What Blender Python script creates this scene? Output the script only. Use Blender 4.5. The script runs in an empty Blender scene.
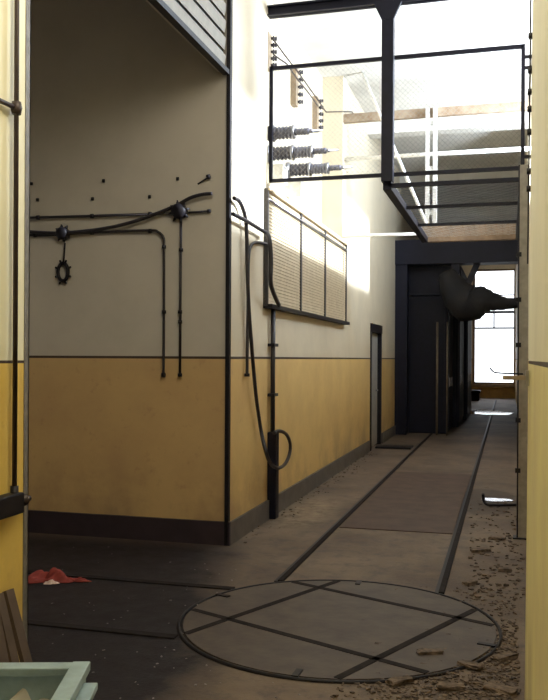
import bpy, bmesh, math, random
from mathutils import Vector, Matrix
random.seed(7)
C = bpy.context.scene.collection
SC = bpy.context.scene

# ------------------------------------------------------------------ camera
F = 850.0
TH = math.atan(234.0 / F)
ROLL = math.radians(0.3)
EYE = 1.6
cam = bpy.data.cameras.new('camera'); cam_ob = bpy.data.objects.new('camera', cam); C.objects.link(cam_ob)
cam.sensor_fit = 'VERTICAL'; cam.sensor_height = 36; cam.sensor_width = 36
cam.lens = F / 700 * 36
cam.shift_y = 8 / 700
cam.clip_start = 0.02; cam.clip_end = 200
cam_ob.matrix_world = Matrix.Translation((0, 0, EYE)) @ Matrix.Rotation(TH, 4, 'Z') @ Matrix.Rotation(math.pi / 2, 4, 'X') @ Matrix.Rotation(ROLL, 4, 'Z')
SC.camera = cam_ob

def ray(x, y):
    dx, dy = (x - 274) / F, (358 - y) / F
    rx = dx * math.cos(ROLL) - dy * math.sin(ROLL); ry = dx * math.sin(ROLL) + dy * math.cos(ROLL)
    return Vector((rx * math.cos(TH) - math.sin(TH), rx * math.sin(TH) + math.cos(TH), ry))
O = Vector((0, 0, EYE))
def on_u(x, y, u): r = ray(x, y); return O + r * (u / r.x)
def on_v(x, y, v): r = ray(x, y); return O + r * (v / r.y)
def on_z(x, y, z=0): r = ray(x, y); return O + r * ((z - EYE) / r.z)

# main planes
UL = -2.3       # left wall of the corridor
UR = 0.30       # right wall of the corridor
VB = 6.9        # rear wall of the bay
VP = 3.745       # end of the near pier
VE = 36.0       # end wall
CE = 5.65       # ceiling
DADO = 1.6

# ------------------------------------------------------------------ mesh helpers
class MB:
    def __init__(s): s.bm = bmesh.new()
    def box(s, a, b, rz=0, pivot=None):
        a, b = Vector(a), Vector(b)
        lo = Vector((min(a.x, b.x), min(a.y, b.y), min(a.z, b.z))); hi = Vector((max(a.x, b.x), max(a.y, b.y), max(a.z, b.z)))
        r = bmesh.ops.create_cube(s.bm, size=1)
        M = Matrix.Translation((lo + hi) / 2) @ Matrix.Diagonal((*(hi - lo), 1))
        if rz:
            p = Vector(pivot) if pivot is not None else (lo + hi) / 2
            M = Matrix.Translation(p) @ Matrix.Rotation(rz, 4, 'Z') @ Matrix.Translation(-p) @ M
        bmesh.ops.transform(s.bm, matrix=M, verts=r['verts']); return s
    def beam(s, p, q, w, h, up=(0, 0, 1)):
        p, q = Vector(p), Vector(q); d = (q - p); L = d.length; d.normalize()
        up = Vector(up)
        if abs(d.dot(up)) > .98: up = Vector((0, 1, 0))
        x = d.cross(up).normalized(); z = x.cross(d).normalized()
        M = Matrix((x, d, z)).transposed().to_4x4(); M.translation = (p + q) / 2
        r = bmesh.ops.create_cube(s.bm, size=1)
        bmesh.ops.transform(s.bm, matrix=M @ Matrix.Diagonal((w, L, h, 1)), verts=r['verts']); return s
    def tube(s, pts, r, n=8, caps=True, closed=False):
        pts = [Vector(p) for p in pts]; N = len(pts)
        rs = r if isinstance(r, (list, tuple)) else [r] * N
        prev = None; rings = []
        for i in range(N):
            if closed: t = pts[(i + 1) % N] - pts[i - 1]
            else: t = pts[min(i + 1, N - 1)] - pts[max(i - 1, 0)]
            t.normalize()
            if prev is None:
                a = Vector((0, 0, 1)) if abs(t.z) < .9 else Vector((1, 0, 0))
                x = t.cross(a).normalized()
            else: x = (prev - t * prev.dot(t)).normalized()
            prev = x; y = t.cross(x)
            rings.append([s.bm.verts.new(pts[i] + (x * math.cos(2 * math.pi * k / n) + y * math.sin(2 * math.pi * k / n)) * rs[i]) for k in range(n)])
        for i in range(N if closed else N - 1):
            A, B = rings[i], rings[(i + 1) % N]
            for k in range(n):
                f = s.bm.faces.new((A[k], A[(k + 1) % n], B[(k + 1) % n], B[k])); f.smooth = True
        if caps and not closed:
            s.bm.faces.new(rings[0]); s.bm.faces.new(list(reversed(rings[-1])))
        return s
    def lathe(s, prof, origin, axis, n=16):
        """prof: (distance along axis, radius)"""
        o = Vector(origin); ax = Vector(axis).normalized()
        s.tube([o + ax * (d + 1e-5 * i) for i, (d, _) in enumerate(prof)], [r for _, r in prof], n)
        return s
    def prism(s, poly, z0, z1):
        a = [s.bm.verts.new((p[0], p[1], z0)) for p in poly]; b = [s.bm.verts.new((p[0], p[1], z1)) for p in poly]
        n = len(poly)
        s.bm.faces.new(b); s.bm.faces.new(list(reversed(a)))
        for i in range(n): s.bm.faces.new((a[i], a[(i + 1) % n], b[(i + 1) % n], b[i]))
        return s
    def build(s, name, m, parent=None, bevel=0, origin=None):
        bmesh.ops.recalc_face_normals(s.bm, faces=s.bm.faces)
        if parent is not None: s.bm.transform(Matrix.Translation(-world_loc(parent)))
        elif origin is not None: s.bm.transform(Matrix.Translation(-Vector(origin)))
        me = bpy.data.meshes.new(name); s.bm.to_mesh(me); s.bm.free()
        o = bpy.data.objects.new(name, me); C.objects.link(o); me.materials.append(m)
        if parent is not None: o.parent = parent
        elif origin is not None: o.location = origin
        if bevel:
            b = o.modifiers.new('bevel', 'BEVEL'); b.width = bevel; b.segments = 2; b.limit_method = 'ANGLE'
        return o
def world_loc(o):
    l = o.location.copy()
    while o.parent: o = o.parent; l = l + o.location
    return l
def tag(o, label=None, cat=None, group=None, kind=None):
    if label: o['label'] = label
    if cat: o['category'] = cat
    if group: o['group'] = group
    if kind: o['kind'] = kind
    return o
def thing(name, label, cat, loc, group=None):
    o = bpy.data.objects.new(name, None); C.objects.link(o); o.location = loc; o.empty_display_size = .1
    return tag(o, label, cat, group)
def struct(o): o['kind'] = 'structure'; return o
def spline(P, n=8):
    P = [Vector(p) for p in P]; out = []
    for i in range(len(P) - 1):
        p0, p1, p2, p3 = P[max(i - 1, 0)], P[i], P[i + 1], P[min(i + 2, len(P) - 1)]
        for k in range(n):
            t = k / n
            out.append(.5 * ((2 * p1) + (p2 - p0) * t + (2 * p0 - 5 * p1 + 4 * p2 - p3) * t * t + (3 * p1 - p0 - 3 * p2 + p3) * t ** 3))
    out.append(P[-1]); return out

# ------------------------------------------------------------------ materials
def nodes(name):
    m = bpy.data.materials.new(name); m.use_nodes = True
    nt = m.node_tree; b = nt.nodes['Principled BSDF']
    return m, nt, b
def N(nt, t, **kw):
    n = nt.nodes.new(t)
    for k, v in kw.items():
        if k in n.inputs: n.inputs[k].default_value = v
        else: setattr(n, k, v)
    return n
def mix(nt, fac, a, b):
    n = nt.nodes.new('ShaderNodeMix'); n.data_type = 'RGBA'
    for sock, val in ((n.inputs[0], fac), (n.inputs[6], a), (n.inputs[7], b)):
        if isinstance(val, bpy.types.NodeSocket): nt.links.new(val, sock)
        elif isinstance(val, (int, float)): sock.default_value = val
        else: sock.default_value = (*val, 1)
    return n.outputs[2]
def math_(nt, op, a, b=0, c=None):
    n = nt.nodes.new('ShaderNodeMath'); n.operation = op
    for i, v in enumerate((a, b) + ((c,) if c is not None else ())):
        if isinstance(v, bpy.types.NodeSocket): nt.links.new(v, n.inputs[i])
        else: n.inputs[i].default_value = v
    return n.outputs[0]
def noise(nt, pos, scale, detail=4, rough=.6):
    n = N(nt, 'ShaderNodeTexNoise', Scale=scale, Detail=detail, Roughness=rough); nt.links.new(pos, n.inputs['Vector']); return n.outputs[0]
def step(nt, v, lo, hi):
    n = nt.nodes.new('ShaderNodeMapRange'); n.inputs[1].default_value = lo; n.inputs[2].default_value = hi
    nt.links.new(v, n.inputs[0]); return n.outputs[0]
def bump(nt, b, h, strength=.2, dist=.01):
    n = N(nt, 'ShaderNodeBump', Strength=strength, Distance=dist); nt.links.new(h, n.inputs['Height']); nt.links.new(n.outputs[0], b.inputs['Normal'])
def mat(name, col, rough=.6, metal=0, var=.25, scale=9, col2=None, bmp=.15):
    m, nt, b = nodes(name)
    g = N(nt, 'ShaderNodeNewGeometry').outputs['Position']
    n1 = noise(nt, g, scale, 5)
    c2 = col2 or tuple(c * (1 - var) for c in col)
    nt.links.new(mix(nt, step(nt, n1, .35, .68), col, c2), b.inputs['Base Color'])
    b.inputs['Roughness'].default_value = rough; b.inputs['Metallic'].default_value = metal
    if bmp: bump(nt, b, noise(nt, g, scale * 5, 3), bmp, .004)
    return m

CREAM = (.62, .54, .40); YELLOW = (.66, .46, .18)
def wall_mat(name, cream, yellow, dado=DADO, line=.022):
    m, nt, b = nodes(name)
    pos = N(nt, 'ShaderNodeNewGeometry').outputs['Position']
    sep = nt.nodes.new('ShaderNodeSeparateXYZ'); nt.links.new(pos, sep.inputs[0]); z = sep.outputs[2]
    n1 = noise(nt, pos, 1.6, 6, .65); n2 = noise(nt, pos, 14, 4)
    cr = mix(nt, math_(nt, 'MULTIPLY', step(nt, n1, .42, .75), .45), cream, tuple(c * .72 for c in cream))
    ye = mix(nt, math_(nt, 'MULTIPLY', step(nt, n1, .40, .72), .55), yellow, (yellow[0] * .74, yellow[1] * .66, yellow[2] * .75))
    ye = mix(nt, math_(nt, 'MULTIPLY', step(nt, n2, .60, .75), .35), ye, (yellow[0] * .6, yellow[1] * .5, yellow[2] * .6))
    # scuffs low on the wall
    low = math_(nt, 'MULTIPLY', step(nt, z, .75, .2), step(nt, n1, .38, .62))
    ye = mix(nt, math_(nt, 'MULTIPLY', low, .45), ye, (.20, .15, .09))
    col = mix(nt, step(nt, z, dado + .001, dado - .001), cr, ye)
    ln = math_(nt, 'LESS_THAN', math_(nt, 'ABSOLUTE', math_(nt, 'SUBTRACT', z, dado)), line / 2)
    col = mix(nt, ln, col, (.05, .03, .02))
    nt.links.new(col, b.inputs['Base Color']); b.inputs['Roughness'].default_value = .62
    bump(nt, b, noise(nt, pos, 22, 4), .12, .006)
    return m
M_wall = wall_mat('painted_plaster', CREAM, YELLOW)
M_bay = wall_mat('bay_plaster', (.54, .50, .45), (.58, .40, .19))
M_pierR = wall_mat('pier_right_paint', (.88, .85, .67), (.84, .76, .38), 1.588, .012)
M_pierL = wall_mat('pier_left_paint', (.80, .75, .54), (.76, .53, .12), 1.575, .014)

def floor_mat():
    m, nt, b = nodes('worn_concrete')
    pos = N(nt, 'ShaderNodeNewGeometry').outputs['Position']
    sep = nt.nodes.new('ShaderNodeSeparateXYZ'); nt.links.new(pos, sep.inputs[0])
    n1 = noise(nt, pos, 1.1, 7, .65); n2 = noise(nt, pos, 7, 6, .7); n3 = noise(nt, pos, 40, 4, .7)
    c = mix(nt, step(nt, n1, .38, .66), (.185, .138, .100), (.095, .068, .054))
    c = mix(nt, math_(nt, 'MULTIPLY', step(nt, n2, .48, .66), .7), c, (.055, .040, .036))
    c = mix(nt, math_(nt, 'MULTIPLY', step(nt, n3, .60, .72), .25), c, (.24, .19, .14))
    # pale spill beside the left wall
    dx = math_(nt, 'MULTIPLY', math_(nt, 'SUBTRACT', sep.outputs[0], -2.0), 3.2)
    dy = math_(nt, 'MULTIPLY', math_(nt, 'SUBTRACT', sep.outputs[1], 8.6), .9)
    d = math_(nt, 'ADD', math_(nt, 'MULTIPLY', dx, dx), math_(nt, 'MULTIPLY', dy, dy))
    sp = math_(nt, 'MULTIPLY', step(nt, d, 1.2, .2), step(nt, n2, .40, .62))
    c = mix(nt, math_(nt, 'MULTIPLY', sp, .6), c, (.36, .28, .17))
    # floor colour darkened across the bay, ragged edge
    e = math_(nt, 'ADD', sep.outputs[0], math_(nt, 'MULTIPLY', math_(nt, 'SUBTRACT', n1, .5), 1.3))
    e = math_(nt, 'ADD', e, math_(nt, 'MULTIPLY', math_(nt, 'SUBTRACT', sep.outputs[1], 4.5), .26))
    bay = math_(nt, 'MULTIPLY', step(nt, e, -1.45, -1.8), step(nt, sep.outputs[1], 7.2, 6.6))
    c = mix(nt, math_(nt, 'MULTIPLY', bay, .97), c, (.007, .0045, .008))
    dx = math_(nt, 'MULTIPLY', math_(nt, 'SUBTRACT', sep.outputs[0], -.25), 2.6)
    dy = math_(nt, 'MULTIPLY', math_(nt, 'SUBTRACT', sep.outputs[1], 9.9), 1.0)
    d = math_(nt, 'ADD', math_(nt, 'ADD', math_(nt, 'MULTIPLY', dx, dx), math_(nt, 'MULTIPLY', dy, dy)), math_(nt, 'MULTIPLY', math_(nt, 'SUBTRACT', n2, .5), 2.0))
    c = mix(nt, math_(nt, 'MULTIPLY', step(nt, d, 1.0, .8), .6), c, (.03, .024, .024))
    nt.links.new(c, b.inputs['Base Color'])
    r = math_(nt, 'SUBTRACT', .78, math_(nt, 'MULTIPLY', step(nt, n2, .3, .8), .22)); nt.links.new(r, b.inputs['Roughness'])
    b.inputs['Specular IOR Level'].default_value = .35
    bump(nt, b, n3, .35, .01)
    return m
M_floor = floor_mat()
M_ceil = mat('whitewashed_ceiling', (.70, .68, .63), .8, 0, .18, 1.5)
M_base = mat('grey_plinth_paint', (.13, .115, .105), .6, 0, .35, 6)
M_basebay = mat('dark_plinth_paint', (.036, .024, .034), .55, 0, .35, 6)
M_dark = mat('dark_blue_steel', (.008, .008, .020), .5, .0, .4, 12)
M_black = mat('black_iron', (.014, .012, .016), .5, .0, .4, 20)
M_cable = mat('black_cable', (.02, .016, .02), .5, 0, .3, 20)
M_brownpipe = mat('brown_pipe_paint', (.055, .035, .030), .45, .2, .4, 14)
M_rust = mat('rusty_steel', (.24, .16, .10), .75, .1, .5, 10, (.34, .27, .19))
M_pale = mat('pale_galvanised_steel', (.62, .61, .58), .4, .5, .2, 18)
M_white = mat('white_pipe_paint', (.80, .79, .76), .45, 0, .12, 20)
M_greypost = mat('tan_grey_post_paint', (.34, .31, .26), .5, .1, .3, 14)
M_wood = mat('weathered_timber', (.24, .155, .09), .8, 0, .4, 8)
M_wire = mat('galvanised_wire', (.34, .33, .32), .5, .6, .2, 30)
M_tan = mat('tan_insulator_board', (.36, .27, .18), .6, 0, .3, 14)
M_porc = mat('grey_porcelain', (.15, .15, .19), .22, 0, .3, 12, bmp=0)
M_porcb = mat('brown_porcelain', (.07, .065, .08), .22, 0, .3, 12, bmp=0)
M_steel = mat('worn_steel', (.33, .33, .36), .32, .9, .3, 20)
M_rail = mat('sunk_dark_rail', (.026, .021, .021), .85, .0, .4, 15)
M_disc = mat('turntable_plate', (.095, .072, .058), .62, .1, .45, 5, (.055, .041, .037), .4)
M_plate = mat('rusty_floor_plate', (.085, .05, .038), .7, .1, .4, 5, bmp=.3)
M_louv = mat('tan_louvre_paint', (.27, .24, .19), .6, 0, .2, 9)
M_grille = mat('cream_grille_paint', (.54, .44, .29), .55, .1, .2, 10)
M_gm = mat('grille_frame_grey', (.055, .05, .05), .6, .1, .3, 14)
M_doorg = mat('grey_door_paint', (.40, .39, .37), .5, 0, .25, 6)
M_crate = mat('grey_green_crate_paint', (.36, .48, .52), .5, .05, .3, 9, (.25, .33, .36))
M_cloth = mat('white_cloth', (.80, .76, .72), .9, 0, .15, 15)
M_red = mat('red_cloth', (.28, .04, .03), .85, 0, .35, 22)
M_pink = mat('pale_cloth', (.75, .55, .48), .9, 0, .2, 22)
M_rustp = mat('dull_pipe', (.20, .15, .10), .5, .2, .3, 14)
M_cab = mat('dark_cubicle_paint', (.010, .010, .022), .5, .1, .3, 4)
M_tarp = mat('black_tarpaulin', (.012, .011, .014), .8, 0, .3, 9)
M_rubble = mat('debris_brown', (.20, .145, .105), .9, 0, .5, 22, (.035, .027, .024))
M_board = mat('old_brown_board', (.11, .075, .055), .8, 0, .4, 7)
M_edge_shade = mat('shaded_edge_tone', (.22, .20, .18), .6, .2, .3, 20)
def water():
    m, nt, b = nodes('still_water')
    b.inputs['Base Color'].default_value = (.02, .016, .012, 1); b.inputs['Roughness'].default_value = .05; b.inputs['Specular IOR Level'].default_value = .6
    return m
M_water = water()
def glass():
    m, nt, b = nodes('dusty_glass')
    b.inputs['Base Color'].default_value = (.97, .98, 1, 1); b.inputs['Roughness'].default_value = .0
    b.inputs['IOR'].default_value = 1.02; b.inputs['Transmission Weight'].default_value = 1
    return m
M_glass = glass()

for m in (M_dark, M_black, M_cab): m.node_tree.nodes['Principled BSDF'].inputs['Specular IOR Level'].default_value = .25
M_rail.node_tree.nodes['Principled BSDF'].inputs['Specular IOR Level'].default_value = .12
# ------------------------------------------------------------------ setting
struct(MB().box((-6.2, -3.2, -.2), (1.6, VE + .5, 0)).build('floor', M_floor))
c = MB().box((-6.2, -3.2, CE), (1.6, VE + .5, CE + .2))
struct(c.build('ceiling', M_ceil))
for i, v in enumerate((14.2, 18.6, 23, 28)):
    struct(MB().box((UL, v, CE - .28), (UR, v + .3, CE)).build('trim_%d' % (i + 1), M_ceil))

NV0, NV1, NZ = 8.07, 12.0, 3.32
D0, D1, DH = 14.62, 15.9, 2.16
w = MB()
w.box((UL - .6, VB, 0), (UL, NV0, CE))
w.box((UL - .6, NV0, 0), (UL, NV1, NZ)); w.box((UL - .6, NV0, NZ), (UL - .3, NV1, CE))
w.box((UL - .6, NV1, 0), (UL, D0, CE)); w.box((UL - .6, D0, DH), (UL, D1, CE)); w.box((UL - .6, D0, 0), (UL - .5, D1, DH))
w.box((UL - .6, D1, 0), (UL, VE, CE))
struct(w.build('wall_left', M_wall))
struct(MB().box((-5.6, VB, 0), (UL - .6, VB + .2, CE)).box((UL - .62, VB - .005, 0), (UL, VB, CE)).build('wall_bay_rear', M_bay))
struct(MB().box((-5.8, 2.4, 0), (-5.6, VB + .2, CE)).build('wall_bay_side', M_bay))
struct(MB().box((-5.6, 2.4, 0), (UL - .4, 2.6, CE)).build('wall_bay_front', M_bay))
struct(MB().box((UL - .4, -3, 0), (UL, VP, CE)).build('wall_left_front', M_pierL))
struct(MB().box((UL - .05, VP, 0), (UL + .004, VP + .008, CE)).box((UL, VP - .035, 0), (UL + .004, VP + .008, CE)).build('trim_5', M_edge_shade))  # dark strip standing in for shade on the pier's rounded edge
# head of the bay opening, above the slats' bottom edge
LZ = on_u(225, 67, UL).z
struct(MB().box((UL - .11, VP, LZ + .01), (UL - .08, VB, CE)).build('wall_bay_head', M_bay))
# right side
CL0, CL1, CZ0, CZ1 = 6.6, 14.6, 3.93, 5.62
w = MB()
w.box((UR, 3.75, 0), (UR + .25, CL0, CE)); w.box((UR, CL0, 0), (UR + .25, CL1, CZ0)); w.box((UR, CL0, CZ1), (UR + .25, CL1, CE)); w.box((UR, CL1, 0), (UR + .25, VE, CE))
struct(w.build('wall_right', M_wall))
m = MB().box((.074, 1.45, 0), (1.1, 3.75, CE))
for v in m.bm.verts:
    if v.co.x < .5 and v.co.z > 1: v.co.x += .034
struct(m.build('wall_right_front', M_pierR))
struct(MB().box((1.1, -3, 0), (1.3, 1.45, CE)).build('wall_right_near', M_pierR))
struct(MB().box((UL - .4, -3.2, 0), (1.3, -3, CE)).build('wall_rear', M_pierL))
# high window in the right wall
wf = MB()
for v in (CL0, (CL0 + CL1) / 2, CL1): wf.box((UR + .1, v - .04, CZ0), (UR + .16, v + .04, CZ1))
wf.box((UR + .1, CL0, CZ0), (UR + .16, CL1, CZ0 + .05)); wf.box((UR + .1, CL0, CZ1 - .05), (UR + .16, CL1, CZ1))
wo = struct(wf.build('window_2', M_white))
# end wall with the bright window
W0, W1, WZ0, WZ1 = -1.42, .27, .55, 5.3
w = MB()
w.box((UL - .6, VE, 0), (W0, VE + .3, CE)); w.box((W1, VE, 0), (UR + .3, VE + .3, CE)); w.box((W0, VE, 0), (W1, VE + .3, WZ0)); w.box((W0, VE, WZ1), (W1, VE + .3, CE))
struct(w.build('wall_end', M_wall))
wr = struct(thing('window_1', None, None, ((W0 + W1) / 2, VE + .1, WZ0)))
fr = MB()
fr.box((W0, VE + .05, WZ0), (W0 + .10, VE + .13, WZ1)); fr.box((W1 - .05, VE + .05, WZ0), (W1, VE + .13, WZ1))
fr.box((W0, VE + .05, WZ0), (W1, VE + .13, WZ0 + .1)); fr.box((W0, VE + .05, WZ1 - .08), (W1, VE + .13, WZ1))
fr.build('window_frame', M_wood, wr)
mu = MB()
for y, t in ((295, .05), (312, .10), (328, .07)):
    z = on_v(495, y, VE).z; mu.box((W0, VE + .06, z - t / 2), (W1, VE + .12, z + t / 2))
ux = on_v(494, 320, VE).x
mu.box((ux - .03, VE + .06, on_v(494, 328, VE).z), (ux + .03, VE + .12, on_v(494, 312, VE).z))
mu.build('glazing_bar', M_black, wr)
MB().box((W0 + .02, VE + .085, WZ0 + .02), (W1 - .02, VE + .09, WZ1 - .02)).build('pane', M_glass, wr)
MB().box((W0 - .1, VE - .16, WZ0 - .1), (W1 + .02, VE + .05, WZ0 + .02)).build('window_sill', M_rust, wr)

# plinths
struct(MB().box((UL, VB, 0), (UL + .025, D0 - .1, .19)).box((UL, D1 + .1, 0), (UL + .025, 30, .19)).build('baseboard_left', M_base))
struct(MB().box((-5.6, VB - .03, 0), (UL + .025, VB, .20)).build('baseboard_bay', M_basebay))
# iron angle on the wall corner
struct(MB().box((UL - .012, VB - .03, 0), (UL + .010, VB + .025, CE)).box((UL - .022, VB - .032, 0), (UL, VB - .02, CE)).build('trim_6', M_black))

# door in the left wall
dr = struct(thing('door_1', None, None, (UL, (D0 + D1) / 2, 0)))
MB().box((UL - .2, D0, 0), (UL + .02, D0 + .09, DH)).box((UL - .2, D1 - .09, 0), (UL + .02, D1, DH)).box((UL - .2, D0, DH - .1), (UL + .03, D1, DH + .05)).build('door_frame', M_black, dr)
MB().box((UL - .10, D0 + .09, .02), (UL - .05, D1 - .09, DH - .1)).build('door_leaf', M_doorg, dr)
MB().box((UL - .05, D1 - .30, 1.0), (UL - .02, D1 - .20, 1.03)).build('door_handle', M_steel, dr)
p = on_z(389, 447)
tag(MB().box((UL + .03, p.y - .35, 0), (UL + .66, p.y + .12, .035)).build('threshold_plate', M_black, origin=(UL + .3, p.y, 0), bevel=.006),
    'low dark plate on the floor at the foot of the grey door', 'plate')

# ------------------------------------------------------------------ slatted panel over the bay opening
t = thing('slatted_panel', 'tan slatted panel over the opening of the bay at top left', 'louvre', (UL - .05, (VP + VB) / 2, LZ))
MB().box((UL - .08, VP, LZ), (UL - .055, VB - .035, CE - .02)).build('backing', M_black, t)
z = LZ
z = LZ + .02
while z < CE - .2:
    MB().beam((UL - .036, VP + .015, z + .062), (UL - .036, VB - .045, z + .062), .014, .104, up=(.10, 0, 1)).build('slat', M_louv, t); z += .145
MB().box((UL - .055, VP, LZ - .03), (UL + .004, VB - .035, LZ + .012)).build('bottom_rail', M_black, t)

# ------------------------------------------------------------------ left pier pipe
def vpipe(name, mater, u, x, y0, y1, r, label, cat, clips=(), clip_m=None):
    a, b = on_u(x, y0, u), on_u(x, y1, u); a = a if a.z > b.z else a
    t = thing(name, label, cat, (u, a.y, min(a.z, b.z)))
    MB().tube([(u, a.y, a.z), (u, a.y, b.z)], r, 10).build('pipe_run', mater, t)
    for y in clips:
        z = on_u(x, y, u).z
        MB().lathe([(-.02, r * 1.7), (.02, r * 1.7)], (u, a.y, z), (0, 0, 1), 10).build('pipe_clip', clip_m or mater, t)
    return t
u0 = UL + .035
a = on_u(17, 0, u0); b = on_u(15, 492, u0)
t = thing('pier_conduit', 'dark brown conduit running down the near left pier', 'pipe', (u0, a.y, b.z))
MB().tube([(u0, a.y, CE - .01), (u0, a.y, b.z)], .012, 10).build('pipe_run', M_brownpipe, t)
z = on_u(16, 108, u0).z
MB().lathe([(-.03, .022), (0, .028), (.03, .022)], (u0, a.y, z), (0, 0, 1), 10).tube([(u0, a.y, z), (u0 - .035, a.y - .25, z + .01)], .012, 8).build('pipe_bracket', M_brownpipe, t)
MB().lathe([(-.09, .020), (.03, .020)], (u0, a.y, b.z), (0, 0, 1), 10).build('gland', M_black, t)
zb = on_u(15, 502, u0).z
t = thing('junction_box', 'dark iron box with a valve stub below the brown conduit on the left pier', 'box', (UL, a.y, zb))
MB().box((UL, a.y - .30, zb - .055), (UL + .07, a.y + .035, zb + .045)).build('body', M_black, t, .008)
MB().lathe([(0, .018), (.03, .018), (.035, .03), (.05, .03), (.055, .015), (.09, .015)], (UL + .04, a.y + .03, zb), (0, 1, 0), 10).build('valve_stub', M_brownpipe, t)

# boards leaning on the left pier
bt = [('brown plank leaning on the left pier, nearest the pier edge', 8, 36, 590, 664, 0), ('brown plank leaning on the left pier, between two others', -2, 25, 594, 668, 1), ('brown plank leaning on the left pier, cut by the picture edge', -11, 14, 588, 668, 2)]
for lab, xa, xb, ya, yb, k in bt:
    tp = on_u(xa, ya, UL + .03 + .022 * k); bo = on_u(xb, 700, UL + .20 + .02 * k)
    bo.z = 0.01
    o = MB().beam(bo, tp, (.062, .056, .060)[k], .022, up=(1, 0, .2)).build('plank', M_board, origin=bo)
    tag(o, lab, 'plank', 'planks leaning on the pier')

# ------------------------------------------------------------------ crate with cloth
ct = on_z(86, 663, .50)
rz = TH + math.radians(1.5)
cr = thing('open_crate', 'grey green open metal crate on the floor at bottom left', 'crate', (ct.x, ct.y, 0))
def local(dx, dy, z):
    v = Matrix.Rotation(rz, 3, 'Z') @ Vector((dx, dy, 0)); return Vector((ct.x + v.x, ct.y + v.y, z))
def cbox(m, a, b): m.box((ct.x + a[0], ct.y + a[1], a[2]), (ct.x + b[0], ct.y + b[1], b[2]), rz, (ct.x, ct.y, 0)); return m
L_, W_ = .70, .62
cbox(MB(), (-L_, -.02, .01), (0, 0, .485)).build('rear_wall', M_crate, cr)
cbox(MB(), (-.02, -W_, .01), (0, 0, .485)).build('side_wall', M_crate, cr)
cbox(MB(), (-L_, -W_, .01), (-L_ + .02, 0, .485)).build('side_wall', M_crate, cr)
cbox(MB(), (-L_, -W_, .01), (0, -W_ + .02, .485)).build('front_wall', M_crate, cr)
cbox(MB(), (-L_, -W_, .01), (0, 0, .03)).build('bottom', M_crate, cr)
m = MB(); cbox(m, (-L_, -.05, .47), (.012, .012, .50)); cbox(m, (-.05, -W_, .468), (.014, .014, .502)); cbox(m, (-L_, -W_ - .01, .47), (.0, -W_ + .03, .5)); cbox(m, (-L_ - .01, -W_, .468), (-L_ + .03, .014, .502))
m.build('rim', M_crate, cr, .004)
m = MB(); cbox(m, (.0, -.26, .43), (.055, -.065, .455)); m.build('handle_ledge', M_crate, cr, .004)
# cloth in the crate
def rag(name, cx, cy, z, rx, ry, h, mater, seed, label, cat, n=18, rot=0, full=False):
    rnd = random.Random(seed); bm = bmesh.new(); g = []
    ph = [rnd.uniform(0, 6) for _ in range(6)]
    for i in range(n + 1):
        row = []
        for j in range(n + 1):
            a, b = i / n * 2 - 1, j / n * 2 - 1
            rr = max(abs(a), abs(b)); q = math.hypot(a, b) or 1
            x, y = a * rr / q, b * rr / q
            e = 1 + .22 * math.sin(3 * math.atan2(y, x) + ph[0]) + .12 * math.sin(7 * math.atan2(y, x) + ph[1])
            hh = h * (1 - rr ** 2.2) * (.55 + .3 * math.sin(6 * x + ph[2]) + .25 * math.sin(7 * y + 3 * x + ph[3]) + .15 * math.sin(14 * x - 9 * y + ph[4]))
            if full: hh = h * (1 - rr ** 5) * (.84 + .09 * math.sin(6 * x + ph[2]) + .08 * math.sin(7 * y + 4 * x + ph[3]) + .05 * math.sin(13 * x - 9 * y + ph[4]))
            px, py = x * rx * e, y * ry * e
            row.append(bm.verts.new((px * math.cos(rot) - py * math.sin(rot), px * math.sin(rot) + py * math.cos(rot), max(hh, 0) + .004)))
        g.append(row)
    for i in range(n):
        for j in range(n):
            f = bm.faces.new((g[i][j], g[i + 1][j], g[i + 1][j + 1], g[i][j + 1])); f.smooth = True
    me = bpy.data.meshes.new(name); bm.to_mesh(me); bm.free(); me.materials.append(mater)
    o = bpy.data.objects.new(name, me); C.objects.link(o); o.location = (cx, cy, z)
    s = o.modifiers.new('solid', 'SOLIDIFY'); s.thickness = .004; s.offset = 1
    sub = o.modifiers.new('sub', 'SUBSURF'); sub.levels = 1; sub.render_levels = 1
    return tag(o, label, cat) if label else o
q = on_z(52, 700, .36)
rag('rag', q.x - .03, q.y - .06, .032, .19, .19, .40, M_cloth, 12, 'crumpled white cloth lying inside the grey green crate', 'cloth', rot=rz, full=True)

# red cloth on the bay floor
q = on_z(49, 580)
ro = rag('red_cloth', q.x, q.y, 0, .16, .13, .09, M_red, 17, 'crumpled red cloth on the dark bay floor behind the left pier', 'cloth', rot=TH)
k = rag('red_cloth_tail', .20, .01, 0, .11, .03, .03, M_red, 5, None, None, rot=TH); k.name = 'loose_end'; k.parent = ro
k = rag('pale_patch', .07, -.10, .0, .05, .025, .03, M_pink, 8, None, None, rot=TH); k.name = 'pale_lining'; k.parent = ro; k['label'] = 'pale pink lining showing at the cloth edge'

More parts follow.
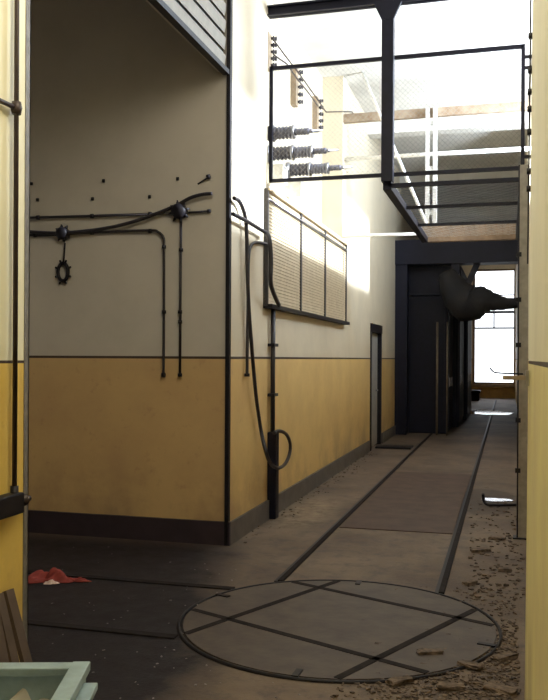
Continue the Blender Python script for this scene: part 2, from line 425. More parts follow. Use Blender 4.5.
# ------------------------------------------------------------------ fittings on the bay rear wall
VW = VB - .035
def bw(x, y, off=.03): return on_v(x, y, VB - .005 - off)
def conduit(name, pix, r, label, cat, clips=(), sm=True, mater=M_cable, fn=bw, ends=True):
    P = [fn(*p) for p in pix]
    t = thing(name, label, cat, P[0])
    MB().tube(spline(P, 6) if sm else P, r, 8).build('cable_run', mater, t)
    for cpx in clips:
        p = fn(*cpx)
        MB().lathe([(-.014, r * 1.7), (.014, r * 1.7)], p, (1, 0, .01) if fn is bw and cpx[0] not in (164, 165, 180, 181) else (0, 0, 1), 8).build('cable_clip', M_black, t)
    return t
conduit('wall_conduit', [(20, 218), (90, 216), (170, 213.5)], .012, 'straight dark conduit across the bay wall, the upper one, ending in a spiky box', 'conduit', [(38, 217.5), (92, 216), (150, 214)], False)
conduit('wall_conduit', [(20, 235), (52, 235), (90, 232.5), (148, 230.5), (158, 232), (163.5, 238), (164, 250), (164, 300), (163.5, 376)], .012,
        'dark conduit on the bay wall that bends down, left of two drops', 'conduit', [(35, 235), (92, 232.5), (150, 231), (164, 247), (164, 312), (163.5, 375)], True)
conduit('wall_conduit', [(181, 222), (180.5, 290), (180, 376)], .012, 'straight dark conduit dropping from the spiky box to the yellow band, right of two drops', 'conduit', [(181, 250), (180, 312), (180, 322), (180, 375)], False)
conduit('slack_cable', [(20, 231), (40, 232.5), (62, 233), (95, 230), (125, 224), (150, 216), (175, 206), (190, 198), (202, 194.5), (212, 193.5)], .016, 'thick slack black cable rising across the bay wall in a slow wave', 'cable', fn=lambda x, y: bw(x, y, .055))
conduit('conduit_stub', [(188, 212.5), (199, 212), (210, 211)], .010, 'short dark conduit stub to the right of the spiky wall box', 'conduit', [(209, 211)], False)
def spiky(x, y, r, label):
    p = bw(x, y, 0); t = thing('junction_box', label, 'box', p, 'round junction boxes on the bay wall')
    MB().lathe([(0, r), (.07, r), (.085, r * .8), (.09, r * .2)], p, (0, -1, 0), 14).build('body', M_black, t)
    for i in range(8):
        a = math.pi * 2 * i / 8 + .2
        d = Vector((math.cos(a), 0, math.sin(a)))
        MB().lathe([(0, .014), (r * .35, .014), (r * .36, .009), (r * .6, .006)], p + Vector((0, -.04, 0)) + d * r * .9, d, 8).build('cable_gland', M_black, t)
spiky(65, 234, .055, 'small round junction box with spiky glands above the hanging ring')
spiky(181, 212, .065, 'larger round junction box with spiky glands over the right conduit drop')
# hanging ring
p0, p1, pc = bw(65, 243), bw(63.5, 263), bw(63, 272)
t = thing('hanging_ring', 'dark oval knobbed ring hanging below the left junction box on the bay wall', 'ring', pc)
MB().tube([p0, p1], .008, 8).build('hanger_rod', M_black, t)
ring = [pc + Vector((.050 * math.cos(a), 0, .080 * math.sin(a))) for a in [2 * math.pi * i / 20 for i in range(20)]]
MB().tube(ring, .016, 8, closed=True).build('ring_body', M_black, t)
for i in range(8):
    a = 2 * math.pi * (i + .5) / 8; d = Vector((math.cos(a), 0, math.sin(a)))
    MB().lathe([(0, .010), (.02, .010), (.024, .006)], pc + Vector((.062 * d.x, 0, .092 * d.z)), d, 8).build('knob', M_black, t)
for i, (x, y, lab) in enumerate([(32, 184, 'tiny dark wall plug at the far left above the upper conduit'), (38, 200, 'tiny dark wall plug just over the upper conduit near the left pier'), (104, 181, 'tiny dark wall plug highest in the middle of the bay wall'),
                       (93, 199, 'tiny dark wall plug just over the upper conduit in the middle'), (150, 197, 'tiny dark wall plug just over the rising slack cable'), (178, 179, 'tiny dark wall plug straight above the larger spiky box')]):
    p = bw(x, y, 0)
    tag(MB().box(p + Vector((-.012, -.02, -.014)), p + Vector((.012, 0, .014))).build('wall_plug', M_black, origin=p, bevel=.004), lab, 'plug', 'wall plugs on the bay wall')
a, b = bw(198, 184, .0), bw(209, 177, .03)
t = thing('wall_hook', 'small slanted iron hook high on the bay wall near the corner', 'hook', a)
MB().tube([a, b], .008, 8).build('shank', M_black, t); MB().lathe([(0, .02), (.03, .02)], b + Vector((-.02, 0, .0)), (1, 0, .3), 8).build('hook_head', M_black, t)

# ------------------------------------------------------------------ wall grille on corridor left wall
G0, G1 = on_u(269.5, 250, UL + .06).y, on_u(348, 280, UL + .06).y
GZ1, GZ0 = on_u(270, 188, UL + .06).z, on_u(269.5, 306, UL + .06).z
t = thing('wall_grille', 'long cream louvred grille in a dark frame on the corridor left wall', 'grille', (UL, (G0 + G1) / 2, GZ0))
def gb(m, v0, z0, v1, z1, u1=.06, u0=.0): return m.box((UL + u0, v0, z0), (UL + u1, v1, z1))
gb(MB(), G0, GZ0 - .02, G1, GZ0 + .02, .09).build('bottom_rail', M_black, t)
gb(MB(), G0, GZ1 - .02, G1, GZ1).build('top_rail', M_grille, t)
m = MB(); m.tube([(UL + .05, G0, GZ1 - .11), (UL + .05, G1, GZ1 - .10)], .012, 8); m.build('top_tube', M_steel, t)
for x in (303, 327):
    v = on_u(x, 260, UL + .06).y; gb(MB(), v - .025, GZ0, v + .03, GZ1, .045).build('mullion', M_gm, t)
gb(MB(), G0, GZ0, G0 + .03, GZ1, .045).build('end_stile', M_gm, t); gb(MB(), G1 - .04, GZ0, G1, GZ1, .045).build('end_stile', M_gm, t)
gb(MB(), G0, GZ0, G1, GZ1, .02).build('back_plate', M_grille, t)
vs = [G0 + .03, on_u(303, 260, UL + .06).y, on_u(327, 260, UL + .06).y, G1 - .03]
for i in range(3):
    m = MB(); z = GZ0 + .04
    while z < GZ1 - .04:
        m.beam((UL + .028, vs[i] + .02, z), (UL + .028, vs[i + 1] - .02, z), .006, .034, up=(-.30, 0, 1)); z += .034
    m.build('louvre_bay', M_grille, t)

# corridor-wall cables
def lw(x, y, off=.03): return on_u(x, y, UL + off)
pb = lw(272, 520, .04)
t = thing('riser_conduit', 'dark riser conduit from the grille down to the floor on the corridor wall', 'conduit', (UL + .04, pb.y, 0))
zt = lw(272, 250, .13).z; zs = lw(272, 432, .04).z
MB().tube([(UL + .04, pb.y, zs), (UL + .04, pb.y, GZ0 + .02)], .022, 8).tube([(UL + .035, pb.y + .06, zs), (UL + .035, pb.y + .06, GZ0)], .014, 8).build('cable_run', M_cable, t)
MB().box((UL, pb.y - .05, 0), (UL + .09, pb.y + .075, zs)).build('cable_guard', M_dark, t, .01)
for y in (395, 345): 
    z = lw(272, y, .04).z; MB().box((UL, pb.y - .05, z - .015), (UL + .07, pb.y + .10, z + .015)).build('clamp', M_black, t)
MB().tube(spline([(UL + .10, pb.y, GZ0 + .02), lw(271, 285, .14), lw(271, 262, .15), lw(269.5, 240, .14), lw(266, 232, .08)]), .022, 8).build('upper_run', M_cable, t)
conduit('looped_cable', [(234, 198), (239, 201), (243, 209), (246, 222), (247, 245), (247.5, 275), (249, 310), (252, 350), (256, 395), (261, 430), (266, 452), (271, 464), (278, 468), (285, 464), (289.5, 454), (290, 443), (286, 434), (279, 431), (274, 433)], .018,
        'long black cable hanging down the corridor wall and ending in a round loop', 'cable', fn=lambda x, y: lw(x, y, .13 if x > 262 else .05))
conduit('bent_conduit', [(270, 245), (262, 243), (254, 243), (250, 248), (248.5, 262), (248, 300), (247.5, 340), (247, 376)], .015, 'dark conduit that leaves the grille and bends straight down the corridor wall', 'conduit', [(247, 375)], fn=lambda x, y: lw(x, y, .03))
conduit('slanting_cable', [(233, 214), (245, 220), (258, 228), (268, 234)], .018, 'short dark cable slanting across the corridor wall to the grille corner', 'cable', fn=lambda x, y: lw(x, y, .08))

# ------------------------------------------------------------------ steel gantry, mesh screens and cage
VG = 8.08
def g(x, y): return on_v(x, y, VG)
uP = g(388, 100).x
zT = g(300, 9).z
t = thing('steel_gantry', 'dark blue steel beam under the ceiling with one thick hanging post', 'beam', (uP, VG, zT))
MB().box((UL, VG - .05, zT - .05), (UR, VG + .05, zT - .035)).box((UL, VG - .05, zT + .035), (UR, VG + .05, zT + .05)).box((UL, VG - .012, zT - .05), (UR, VG + .012, zT + .05)).build('cross_beam', M_dark, t)
zq = g(388, 182).z
MB().box((uP - .055, VG - .05, zq), (uP - .04, VG + .05, zT - .03)).box((uP + .04, VG - .05, zq), (uP + .055, VG + .05, zT - .03)).box((uP - .055, VG - .055, zq), (uP + .055, VG - .03, zT - .03)).build('hanging_post', M_dark, t)
m = MB()
gp = [(-.13, 0), (.13, 0), (.055, -.16), (-.055, -.16)]
b0 = [m.bm.verts.new((uP + x, VG - .058, zT - .05 + z)) for x, z in gp]; b1 = [m.bm.verts.new((uP + x, VG - .02, zT - .05 + z)) for x, z in gp]
m.bm.faces.new(b0); m.bm.faces.new(b1)
for i in range(4): m.bm.faces.new((b0[i], b0[(i + 1) % 4], b1[(i + 1) % 4], b1[i]))
m.build('gusset', M_dark, t)
# wall bracket stack at beam end
p = g(264, 5)
def wire_mesh(m, f, a0, a1, b0, b1, step_=.05, r=.0011):
    """diamond wires over the rectangle (a0..a1, b0..b1); f(a,b) -> point"""
    W, H = a1 - a0, b1 - b0
    for sgn in (1, -1):
        k = -H
        while k < W:
            # line a = a0+k + t, b = t
            t0, t1 = max(0, -k), min(H, W - k)
            if t1 > t0 + .01:
                P, Q = (a0 + k + t0, b0 + t0), (a0 + k + t1, b0 + t1)
                if sgn < 0: P, Q = (a0 + a1 - P[0], P[1]), (a0 + a1 - Q[0], Q[1])
                m.tube([f(*P), f(*Q)], r, 3, caps=False)
            k += step_
    return m
zr1 = on_v(330, 63.5, VG + .078).z; zr0 = on_v(330, 178, VG + .078).z
uA, uB = g(269, 120).x, g(523, 120).x
VS = VG + .078
def screen(a0, a1, label, brackets):
    t = thing('mesh_screen', label, 'screen', ((a0 + a1) / 2, VS, zr0), 'wire mesh screens of the cage front')
    s_ = .017
    MB().box((a0, VS - s_, zr1 - s_), (a1, VS + s_, zr1 + s_)).build('top_rail', M_dark, t)
    MB().box((a0, VS - s_, zr0 - s_), (a1, VS + s_, zr0 + s_)).build('bottom_rail', M_dark, t)
    MB().box((a0 - s_, VS - s_, zr0 - s_), (a0 + s_, VS + s_, zr1 + s_)).build('stile', M_dark, t)
    MB().box((a1 - s_, VS - s_, zr0 - s_), (a1 + s_, VS + s_, zr1 + s_)).build('stile', M_dark, t)
    wire_mesh(MB(), lambda a, b: (a, VS, b), a0, a1, zr0, zr1).build('wire_mesh', M_wire, t)
    for (z, sg) in brackets:
        e = a0 if sg < 0 else a1
        MB().box((e, VS - .012, z - .014), (e + sg * .09 if sg > 0 else UL + .0, VS + .012, z + .014)).build('bracket', M_black, t)
screen(uA, uP - .026, 'dark framed wire mesh screen between the left wall and the hanging post', [(zr1 - .05, -1), (zr1 - .16, -1), (zr0 + .06, -1)])
screen(uP + .026, uB, 'dark framed wire mesh screen between the hanging post and the right post', [(zr1 - .1, 1), (zr1 - .2, 1), (zr0 + .1, 1)])
# platform
VK = 12.0
zpl = g(395, 184).z
t = thing('mesh_platform', 'overhead mesh floored platform of dark beams behind the hanging post', 'platform', ((uP + uB) / 2, (VG + VK) / 2, zpl))
MB().box((uP - .05, VG + .05, zpl - .04), (uP + .03, VK, zpl + .04)).build('side_beam', M_dark, t)
MB().box((uB - .03, VG + .06, zpl - .04), (uB + .03, VK, zpl + .04)).build('side_beam', M_dark, t)
MB().box((uP, VG + .05, zpl - .018), (uB, VG + .10, zpl + .018)).build('joist', M_dark, t)
for x, y in ((395, 207), (395, 225)):
    r = ray(440, y - .5); v = (r * ((zpl - EYE) / r.z)).y
    MB().box((uP, v - .02, zpl - .015), (uB, v + .02, zpl + .018)).build('joist', M_black, t)
MB().box((uP - .05, VK - .05, zpl - .03), (uB, VK + .05, zpl + .19)).build('end_timber', M_wood, t)['label'] = 'brown timber end beam'
wire_mesh(MB(), lambda a, b: (a, b, zpl + .03), uP, uB, VG + .1, VK - .06, .14, .0018).build('floor_mesh', M_wire, t)
# back frame of the cage
def bk(x, y): return on_v(x, y, VK + .08)
zr = bk(430, 113).z
t = thing('rusty_crossbeam', 'rusty flat crossbeam spanning the corridor behind the mesh screens', 'beam', (uP, VK + .08, zr))
MB().box((UL, VK + .04, zr - .06), (UR, VK + .12, zr + .06)).build('beam_body', M_rust, t)
zm = bk(430, 153).z
tag(MB().tube([(UL, VK + .16, zm), (UR, VK + .16, zm)], .03, 10).build('handrail_pipe', M_white, origin=(uP, VK + .16, zm)), 'white pipe spanning the corridor below the rusty crossbeam', 'pipe')
zl = bk(380, 236).z
tag(MB().tube([(UL, VK + .0, zl), (uP - .06, VK + .0, zl)], .025, 10).build('wall_tie_pipe', M_white, origin=(UL, VK, zl)), 'short white pipe from the left wall to the platform corner', 'pipe')
zb_ = zpl + .19
t = thing('pale_post', 'pale double steel post standing on the platform end under the rusty crossbeam', 'post', (bk(430, 180).x, VK, zb_))
for x in (428, 435.5):
    u = bk(x, 170).x; MB().box((u - .028, VK - .03, zb_), (u + .028, VK + .035, zr + .05)).build('post_leg', M_pale, t)
for yy in (125, 170, 214):
    z = bk(430, yy).z; MB().box((bk(428, 170).x, VK - .02, z - .03), (bk(435.5, 170).x, VK + .0, z + .03)).build('batten', M_pale, t)
# tie rod
e = Vector((bk(427, 216).x, VK - .05, zpl + .22)); s = on_z(362, 72, CE)
tag(MB().tube([s, e], .022, 8).build('tie_rod', M_white, origin=e), 'thin white rod slanting down from the ceiling to the pale post', 'rod')

# insulator racks
UN = UL - .3
for i, (x, y0, y1, lab) in enumerate([(269.5, 35, 71, 'brown insulator rack highest on the left wall, nearest the corner'), (296.5, 69, 107, 'brown insulator rack on the left wall, middle of three'), (317.5, 98, 132, 'brown insulator rack on the left wall, farthest of three')]):
    a, b = on_u(x, y0, UN + .05), on_u(x, y1, UN + .05)
    t = thing('insulator_rack', lab, 'insulators', (UN, a.y, b.z), 'insulator racks on the left wall')
    MB().box((UN, a.y - .10, b.z), (UN + .07, a.y + .03, a.z)).build('backboard', M_tan, t)
    n = 5
    for k in range(n):
        z = b.z + .06 + (a.z - b.z - .10) * k / (n - 1)
        MB().lathe([(0, .016), (.025, .016), (.025, .030), (.045, .030), (.048, .018), (.055, .018), (.055, .028), (.07, .026), (.075, .012)], (UN + .06, a.y + .0, z), (1, 0.3, 0), 8).build('insulator', M_porcb, t)
ra = on_u(272, 40, UN + .1); rb = on_u(296, 66, UN + .1)
def wn(x, y, o=.14): return on_u(x, y, UN + o)
for lab, pix in (('upper thin wire running down the row of insulator racks', [(273, 39), (287, 58), (298, 72), (308, 86), (318, 100), (326, 112), (333, 112.5), (340, 112.5), (344, 117)]),
                 ('lower thin wire running down the row of insulator racks', [(274, 55), (287, 64), (298, 80), (308, 92), (318, 106)])):
    P = [wn(*p) for p in pix]
    P = [Vector((max(p.x, UL + .02) if p.y > 11.95 else p.x, p.y, p.z)) for p in P]
    tag(MB().tube(P, .010, 6).build('wire', M_brownpipe, origin=P[0]), lab, 'wire', 'wires along the insulator racks')
# wall bushings
def bushing(v, z, lab, box):
    t = thing('wall_bushing', lab, 'bushing', (UN, v, z), 'wall bushings beside the mesh screen')
    MB().lathe([(0, .10), (.03, .10), (.03, .075), (.05, .075)], (UN, v, z), (1, 0, 0)).build('flange', M_steel, t)
    def ribs(x0, L, r, n, mm, nm):
        pr = []
        for k in range(n):
            a = x0 + L * k / n; d = L / n
            pr += [(a, r * .82), (a + d * .3, r), (a + d * .6, r), (a + d * .8, r * .82)]
        pr.append((x0 + L, r * .8)); MB().lathe(pr, (UN, v, z), (1, 0, 0), 14).build(nm, mm, t)
    ribs(.05, .22, .078, 5, M_porcb, 'rear_insulator')
    MB().lathe([(.27, .085), (.30, .085), (.30, .06)], (UN, v, z), (1, 0, 0), 14).build('collar', M_steel, t)
    ribs(.30, .19, .066, 5, M_porc, 'middle_insulator')
    MB().lathe([(.49, .07), (.515, .07), (.515, .04)], (UN, v, z), (1, 0, 0), 14).build('collar', M_steel, t)
    ribs(.515, .15, .036, 5, M_porc, 'front_insulator')
    MB().lathe([(.665, .022), (.70, .022), (.70, .012), (.80, .010)], (UN, v, z), (1, 0, 0), 10).build('terminal_rod', M_steel, t)
    if box: MB().box((UN, v - .10, z - .34), (UN + .20, v + .10, z - .14)).build('support_box', M_pale, t)
hz = 3.88
bushing(8.32, hz, 'grey ribbed wall bushing beside the mesh screen, nearest and highest of three', True)
bushing(9.15, hz, 'grey ribbed wall bushing beside the mesh screen, middle of three', True)
bushing(10.0, hz, 'grey ribbed wall bushing beside the mesh screen, farthest and lowest of three', True)

# right post and pier fittings
pp = on_z(520, 538)
uq = pp.x
t = thing('corridor_post', 'tall tan grey steel post on the floor at the right end of the mesh cage', 'post', (uq, pp.y, 0))
ztop = zr0 - .03
MB().box((uq - .02, pp.y - .04, 0.012), (uq + .06, pp.y - .03, ztop)).build('face_flange', M_greypost, t)
MB().box((uq - .03, pp.y - .045, 0.012), (uq - .018, pp.y + .04, ztop)).build('side_flange', M_dark, t)
MB().box((uq - .06, pp.y - .07, 0), (uq + .09, pp.y + .07, .012)).build('foot_plate', M_black, t)
for y in (255, 300, 345, 420, 470):
    z = on_v(520, y, pp.y).z; MB().box((uq - .045, pp.y - .05, z - .02), (uq - .0, pp.y - .02, z + .02)).build('clip', M_black, t)
# cable with clips at the pier edge
u1 = .078; v1 = 3.72
t = thing('pier_cable', 'thin dark cable clipped up the far edge of the right pier', 'cable', (u1, v1, 2.2))
MB().tube([(u1, v1, 2.0), (u1 + .022, v1, CE)], .004, 6).build('cable_run', M_cable, t)
for y in (5, 40, 62, 80, 104, 146, 165):
    z = on_u(531, y, u1).z
    MB().lathe([(-.012, .009), (.012, .009)], (u1 + .022 * (z - 2) / 3.6, v1, z), (0, 0, 1), 8).build('clip', M_black, t)
# iron hooks on right pier
p = on_u(533, 385, .07)
t = thing('iron_bar', 'short flat rusty bar sticking out from the right pier edge', 'bar', (.078, 3.6, p.z))
MB().box((-.02, 3.50, p.z - .008), (.078, 3.56, p.z + .008)).build('bar_body', M_rust, t)
MB().box((.068, 3.46, p.z - .03), (.0785, 3.60, p.z + .03)).build('wall_plate', M_greypost, t)
vr = pp.y - .05; a, b, c_ = on_v(523, 374, vr), on_v(500, 373, vr), on_v(490, 368, vr)
tag(MB().tube(spline([a, b, on_v(494, 372, vr), c_]), .008, 6).build('hooked_rod', M_black, origin=a), 'thin dark hooked rod standing out from the tan grey post before the bright window', 'rod')
# bent bar near puddle
P = [on_z(483, 494, .14), on_z(484, 501, .06), on_z(488, 504.5, .03), on_z(500, 505, .03), on_z(516, 505, .03)]
tag(MB().tube(spline(P), .016, 8).build('bent_iron_bar', M_black, origin=P[2]), 'bent iron bar with an upturned end beside the near puddle', 'bar')

# ------------------------------------------------------------------ floor: rails, turntable, plate, puddles, debris
RU0, RU1 = -1.56, -.43
TC = Vector((-.985, 5.06)); TR = .95
for u, lab in ((RU0, 'dark sunken rail along the corridor floor, nearer the left wall'), (RU1, 'dark sunken rail along the corridor floor, nearer the right post')):
    v0 = TC.y + math.sqrt(TR * TR - (u - TC.x) ** 2) + .045
    t = thing('floor_rail', lab, 'rail', (u, v0, 0), 'rails in the corridor floor')
    MB().box((u - .045, v0, 0), (u - .018, 34, .006)).build('flangeway', M_black, t)
    MB().box((u - .018, v0, 0), (u + .02, 34, .014)).build('rail_head', M_rail, t)
# rails into the bay
for dv, lab in ((-.53, 'dark rail running into the bay floor, nearer the crate'), (.53, 'dark rail running into the bay floor, nearer the bay wall')):
    v = TC.y + dv; x1 = TC.x - math.sqrt(TR * TR - dv * dv) - .045
    tag(MB().box((-5.5, v - .03, 0), (x1, v + .03, .010)).build('bay_rail', M_rail, origin=(x1, v, 0)), lab, 'rail', 'rails in the bay floor')
t = thing('turntable', 'large round iron turntable set in the floor with crossing dark tracks', 'turntable', (TC.x, TC.y, 0))
circ = lambda r, n=72: [(TC.x + r * math.cos(2 * math.pi * k / n), TC.y + r * math.sin(2 * math.pi * k / n)) for k in range(n)]
MB().prism(circ(TR - .02), 0.0, .012).build('deck', M_disc, t)
MB().tube([(x, y, .004) for x, y in circ(TR + .005)], .011, 6, closed=True).build('rim', M_black, t)
A = math.radians(24)
for ang in (A, A + math.pi / 2):
    d = Vector((math.sin(ang), math.cos(ang))); n_ = Vector((d.y, -d.x))
    for sg in (-1, 1):
        of = .40 if (sg > 0 and ang > 1) else .53; o_ = TC + n_ * of * sg; h = math.sqrt((TR - .025) ** 2 - of ** 2)
        p_, q_ = o_ - d * h, o_ + d * h
        MB().beam((p_.x, p_.y, .0125), (q_.x, q_.y, .0125), .045, .004).build('track', M_rail, t)
for x, y in ((216, 596), (474, 645), (362, 578), (291, 684)):
    q = on_z(x, y); d = (Vector((q.x, q.y)) - TC).normalized(); a_ = TC + d * (TR - .10); b_ = TC + d * (TR + .0)
    MB().beam((a_.x, a_.y, .014), (b_.x, b_.y, .014), .035, .010).build('locking_slot', M_black, t)
q0, q1 = on_z(395, 531), on_z(395, 472)
tag(MB().box((RU0 + .03, q0.y, 0), (RU1 - .05, q1.y, .008)).build('floor_plate', M_plate, origin=(-1, q0.y, 0)), 'dark rusty rectangular plate lying between the corridor rails', 'plate')

def blob(cx, cy, rx, ry, seed, z0=.0, z1=.004, n=40):
    rnd = random.Random(seed); p = [rnd.uniform(0, 6) for _ in range(4)]
    out = []
    for k in range(n):
        a = 2 * math.pi * k / n; e = 1 + .16 * math.sin(2 * a + p[0]) + .10 * math.sin(3 * a + p[1]) + .07 * math.sin(7 * a + p[2])
        out.append((cx + rx * e * math.cos(a), cy + ry * e * math.sin(a)))
    return MB().prism(out, z0, z1)
tag(blob(-.12, 9.95, .15, .13, 4, z1=.009).build('puddle', M_water, origin=(-.1, 10.1, 0)), 'shallow puddle beside the right rail at the foot of the post', 'puddle', 'puddles on the corridor floor')
tag(blob(-.55, 26.1, .6, 1.15, 9, z1=.016).build('puddle', M_water, origin=(-.55, 26.1, 0)), 'far puddle mirroring the bright end window', 'puddle', 'puddles on the corridor floor')

def chips(n, region, smin, smax, seed, name, mater, label, cat):
    rnd = random.Random(seed); m = MB()
    i = 0
    while i < n:
        x, y = region(rnd)
        s_ = rnd.uniform(smin, smax)
        r = bmesh.ops.create_cube(m.bm, size=1)
        for v in r['verts']: v.co += Vector((rnd.uniform(-.25, .25), rnd.uniform(-.25, .25), rnd.uniform(-.2, .2)))
        h = s_ * rnd.uniform(.12, .4)
        M = Matrix.Translation((x, y, h * .55 + .002)) @ Matrix.Rotation(rnd.uniform(0, 6.3), 4, 'Z') @ Matrix.Rotation(rnd.uniform(-.3, .3), 4, 'X') @ Matrix.Diagonal((s_, s_ * rnd.uniform(.4, .9), h, 1))
        bmesh.ops.transform(m.bm, matrix=M, verts=r['verts']); i += 1
    return tag(m.build(name, mater), label, cat, kind='stuff')
def reg(rnd):
    while True:
        x, y = rnd.uniform(330, 526), rnd.uniform(585, 715)
        if rnd.random() < max(0, (x - 300) / 230) * max(0, min(1, (y - 560) / 90)):
            p = on_z(x, y); 
            if p.x < .06: return p.x, p.y
chips(2200, reg, .006, .026, 3, 'litter', M_rubble, 'scattered brown leaf litter and rubble around the right side of the turntable', 'litter')
def reg2(rnd):
    x, y = rnd.uniform(470, 524), rnd.uniform(500, 600)
    p = on_z(x, y); return min(p.x, .25), p.y
chips(260, reg2, .01, .035, 4, 'grit', M_rubble, 'brown grit strewn along the foot of the right post', 'litter')
def reg3(rnd):
    return UL + .03 + abs(rnd.gauss(0, .10)), rnd.uniform(7.0, 14.4)
chips(160, reg3, .008, .025, 6, 'wall_dust', M_rubble, 'crumbled plaster lying along the left plinth', 'litter')
def reg4(rnd):
    x, y = rnd.uniform(30, 300), rnd.uniform(545, 700); p = on_z(x, y); return p.x, p.y
chips(90, reg4, .005, .014, 8, 'bay_grit', mat('pale_grit', (.30, .27, .27), .8), 'pale specks of grit on the dark bay floor', 'litter')
rnd = random.Random(21)
spots = [(480, 552, .20, .5), (497, 540, .16, -.3), (470, 585, .14, 1.0), (505, 572, .12, .2), (430, 655, .17, .4), (470, 668, .15, -.5), (505, 660, .16, .9), (452, 690, .16, .1), (500, 692, .19, -.4), (400, 684, .15, .8)]
where = ['by the foot of the right post, farther one', 'closest to the right post', 'just beyond the turntable rim by the right rail', 'between the turntable and the right pier', 'lying on the turntable edge', 'on the near rim of the turntable, right part',
         'beside the right pier in the litter', 'in the litter at bottom, left of the pier foot', 'at the foot of the right pier', 'just in front of the turntable rim, lower middle']
for (x, y, s_, a), wh in zip(spots, where):
    q = on_z(x, y); q.x = min(q.x, .0)
    m = MB(); r = bmesh.ops.create_cube(m.bm, size=1); bmesh.ops.subdivide_edges(m.bm, edges=m.bm.edges[:], cuts=2, use_grid_fill=True)
    for v in m.bm.verts: v.co += Vector((rnd.uniform(-.09, .09), rnd.uniform(-.09, .09), rnd.uniform(-.14, .14)))
    m.bm.transform(Matrix.Translation(q + Vector((0, 0, .016))) @ Matrix.Rotation(a, 4, 'Z') @ Matrix.Diagonal((s_ * .8, s_ * .36, .022, 1)))
    tag(m.build('rubble_piece', M_rubble, origin=(q.x, q.y, 0)), 'flat brown scrap ' + wh, 'scrap', 'flat scraps in the litter')

# ------------------------------------------------------------------ dark switchgear at the far end
t = thing('dark_portal', 'dark steel portal beam crossing the corridor beyond the mesh cage', 'beam', (-1.2, 17.2, 3.55))
zt, zb2 = on_v(440, 239, 17.9).z, on_v(500, 262, 17.9).z
MB().box((UL, 17.9, zb2), (UR, 18.4, zt)).build('lintel', M_cab, t)
MB().box((UL, 17.95, 0), (UL + .25, 18.35, zb2)).build('column', M_cab, t)
MB().box((-1.15, 18.0, 3.2), (-.98, 18.3, zb2)).build('hanger', M_cab, t)
MB().beam((-1.06, 18.15, 2.6), (-.62, 18.15, zb2 + .02), .1, .12).build('knee_brace', M_cab, t)
def cab(v, v2, u1, h, lab):
    t = thing('switchgear_cubicle', lab, 'cabinet', ((UL + u1) / 2, (v + v2) / 2, 0), 'switchgear cubicles along the left wall')
    MB().box((UL + .03, v, 0), (u1, v2, h)).build('body', M_cab, t, .02)
    MB().box((UL + .3, v - .02, .3), (u1 - .06, v, h - .12)).build('end_panel', M_dark, t)
    n = 2; d = (v2 - v - .1) / n
    for k in range(n):
        dd = MB().box((u1, v + .05 + d * k + .02, .15), (u1 + .03, v + .05 + d * (k + 1) - .02, h - .15)).build('door', M_dark, t)
        MB().box((u1 + .03, v + .05 + d * k + .1, 1.0), (u1 + .055, v + .05 + d * k + .13, 1.2)).build('handle', M_steel, dd)
cab(18.45, 20.0, -1.25, 2.95, 'nearest dark switchgear cubicle on the left beneath the portal beam')
cab(20.3, 22.4, -1.12, 2.95, 'dark switchgear cubicle behind the nearest one on the left')
cab(22.8, 25.4, -1.05, 3.1, 'farthest dark switchgear cubicle, next to the bright end window')
t = thing('cable_tray', 'dark overhead cable tray stacked above the switchgear cubicles', 'tray', (-1.7, 21, 3.1))
MB().box((UL, 18.46, 3.15), (-1.0, 25.4, 3.25)).build('tray_floor', M_cab, t)
MB().box((-1.03, 18.45, 3.15), (-.97, 25.4, zb2)).build('tray_side', M_cab, t)
MB().box((UL, 18.42, 2.96), (-1.0, 18.46, zb2)).build('tray_end', M_cab, t)
for v in (18.9, 21.2, 24.5): MB().box((UL, v, zb2 - .05), (-1.0, v + .1, zb2)).build('tray_strap', M_cab, t)
for x, lab in ((437, 'pale pipe rising before the dark cubicles, left of two'), (447, 'pale pipe rising before the dark cubicles, right of two')):
    p = on_v(x, 380, 18.05)
    tag(MB().tube([(p.x, 18.05, 0), (p.x, 18.05, on_v(x, 322, 18.05).z)], .022 if x == 437 else .016, 8).build('riser_pipe', M_rustp, origin=(p.x, 18.05, 0)), lab, 'pipe', 'pale pipes before the cubicles')
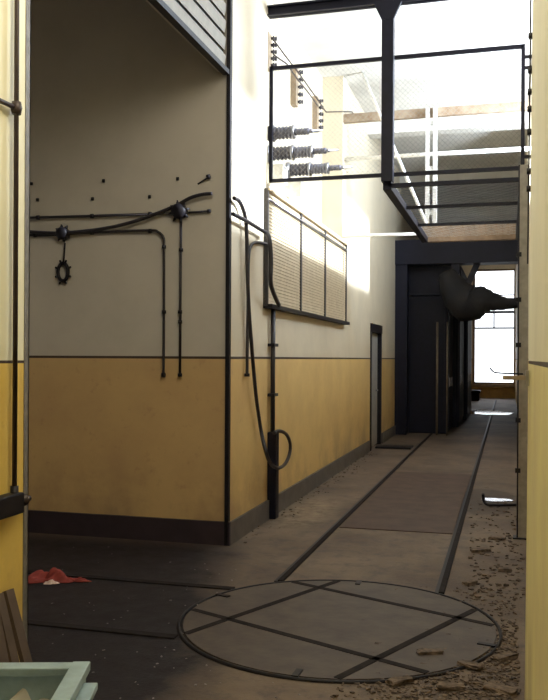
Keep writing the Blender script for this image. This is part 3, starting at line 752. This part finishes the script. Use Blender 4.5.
# sagging dark bundle
def tb(x, y): return on_v(x, y, 17.5)
path = [tb(446, 272), tb(455, 290), tb(467, 303), tb(482, 301), tb(492, 301.5), tb(504, 303.5), tb(521, 303)]
rr = [.16, .30, .38, .30, .19, .13, .08]
P = spline(path, 5); R = []
for i in range(len(P)):
    f = i / 5; k = min(int(f), 5); R.append((rr[k] + (rr[k + 1] - rr[k]) * (f - k)) * (1 + .05 * math.sin(i * 2.1)))
P[-1].x = UR - .02
tag(MB().tube(P, R, 12).build('tarpaulin_bundle', M_tarp, origin=P[3]), 'black lumpy bundle stretched across the corridor before the bright end window', 'tarpaulin')
tag(MB().box((-1.75, 33.2, 0), (-1.05, 34.2, .34)).box((-1.8, 33.1, .30), (-1.0, 34.3, .40)).build('low_trunk', M_tarp, origin=(-1.4, 33.7, 0), bevel=.04), 'low dark box on the floor under the bright end window', 'box')

# ------------------------------------------------------------------ light
W = bpy.data.worlds.new('sky'); SC.world = W; W.use_nodes = True
bgn = W.node_tree.nodes['Background']; bgn.inputs[0].default_value = (.93, .96, 1.0, 1); bgn.inputs[1].default_value = 3.0
def sun(direction, strength, angle, col):
    l = bpy.data.lights.new('sun', 'SUN'); l.energy = strength; l.angle = math.radians(angle); l.color = col
    o = bpy.data.objects.new('sun', l); C.objects.link(o); o.rotation_euler = Vector(direction).to_track_quat('-Z', 'Y').to_euler(); return o
sun((-.91, -.03, -.41), 16, 4, (.82, .90, 1.0))
def area(name, loc, direction, sx, sy, power, col, spread=180):
    l = bpy.data.lights.new(name, 'AREA'); l.shape = 'RECTANGLE'; l.size = sx; l.size_y = sy; l.energy = power; l.color = col; l.spread = math.radians(spread)
    o = bpy.data.objects.new(name, l); C.objects.link(o); o.location = loc; o.rotation_euler = Vector(direction).to_track_quat('-Z', 'Z').to_euler(); return o
area('clerestory_daylight', (3.0, 10.4, 4.1), (-1, 0, .08), 8.0, 1.4, 2800, (.72, .85, 1.0))
l = bpy.data.lights.new('pier_fill', 'POINT'); l.energy = 175; l.color = (1, .93, .78); l.shadow_soft_size = .6  # unseen fill light added to brighten the near piers
o = bpy.data.objects.new('pier_fill', l); C.objects.link(o); o.location = (-.6, 2.7, 4.7)

vs_ = SC.view_settings; vs_.view_transform = 'Standard'; vs_.look = 'None'; vs_.gamma = 1; vs_.use_curve_mapping = False; vs_.exposure = 0.0
SC.cycles.max_bounces = 8; SC.cycles.diffuse_bounces = 5
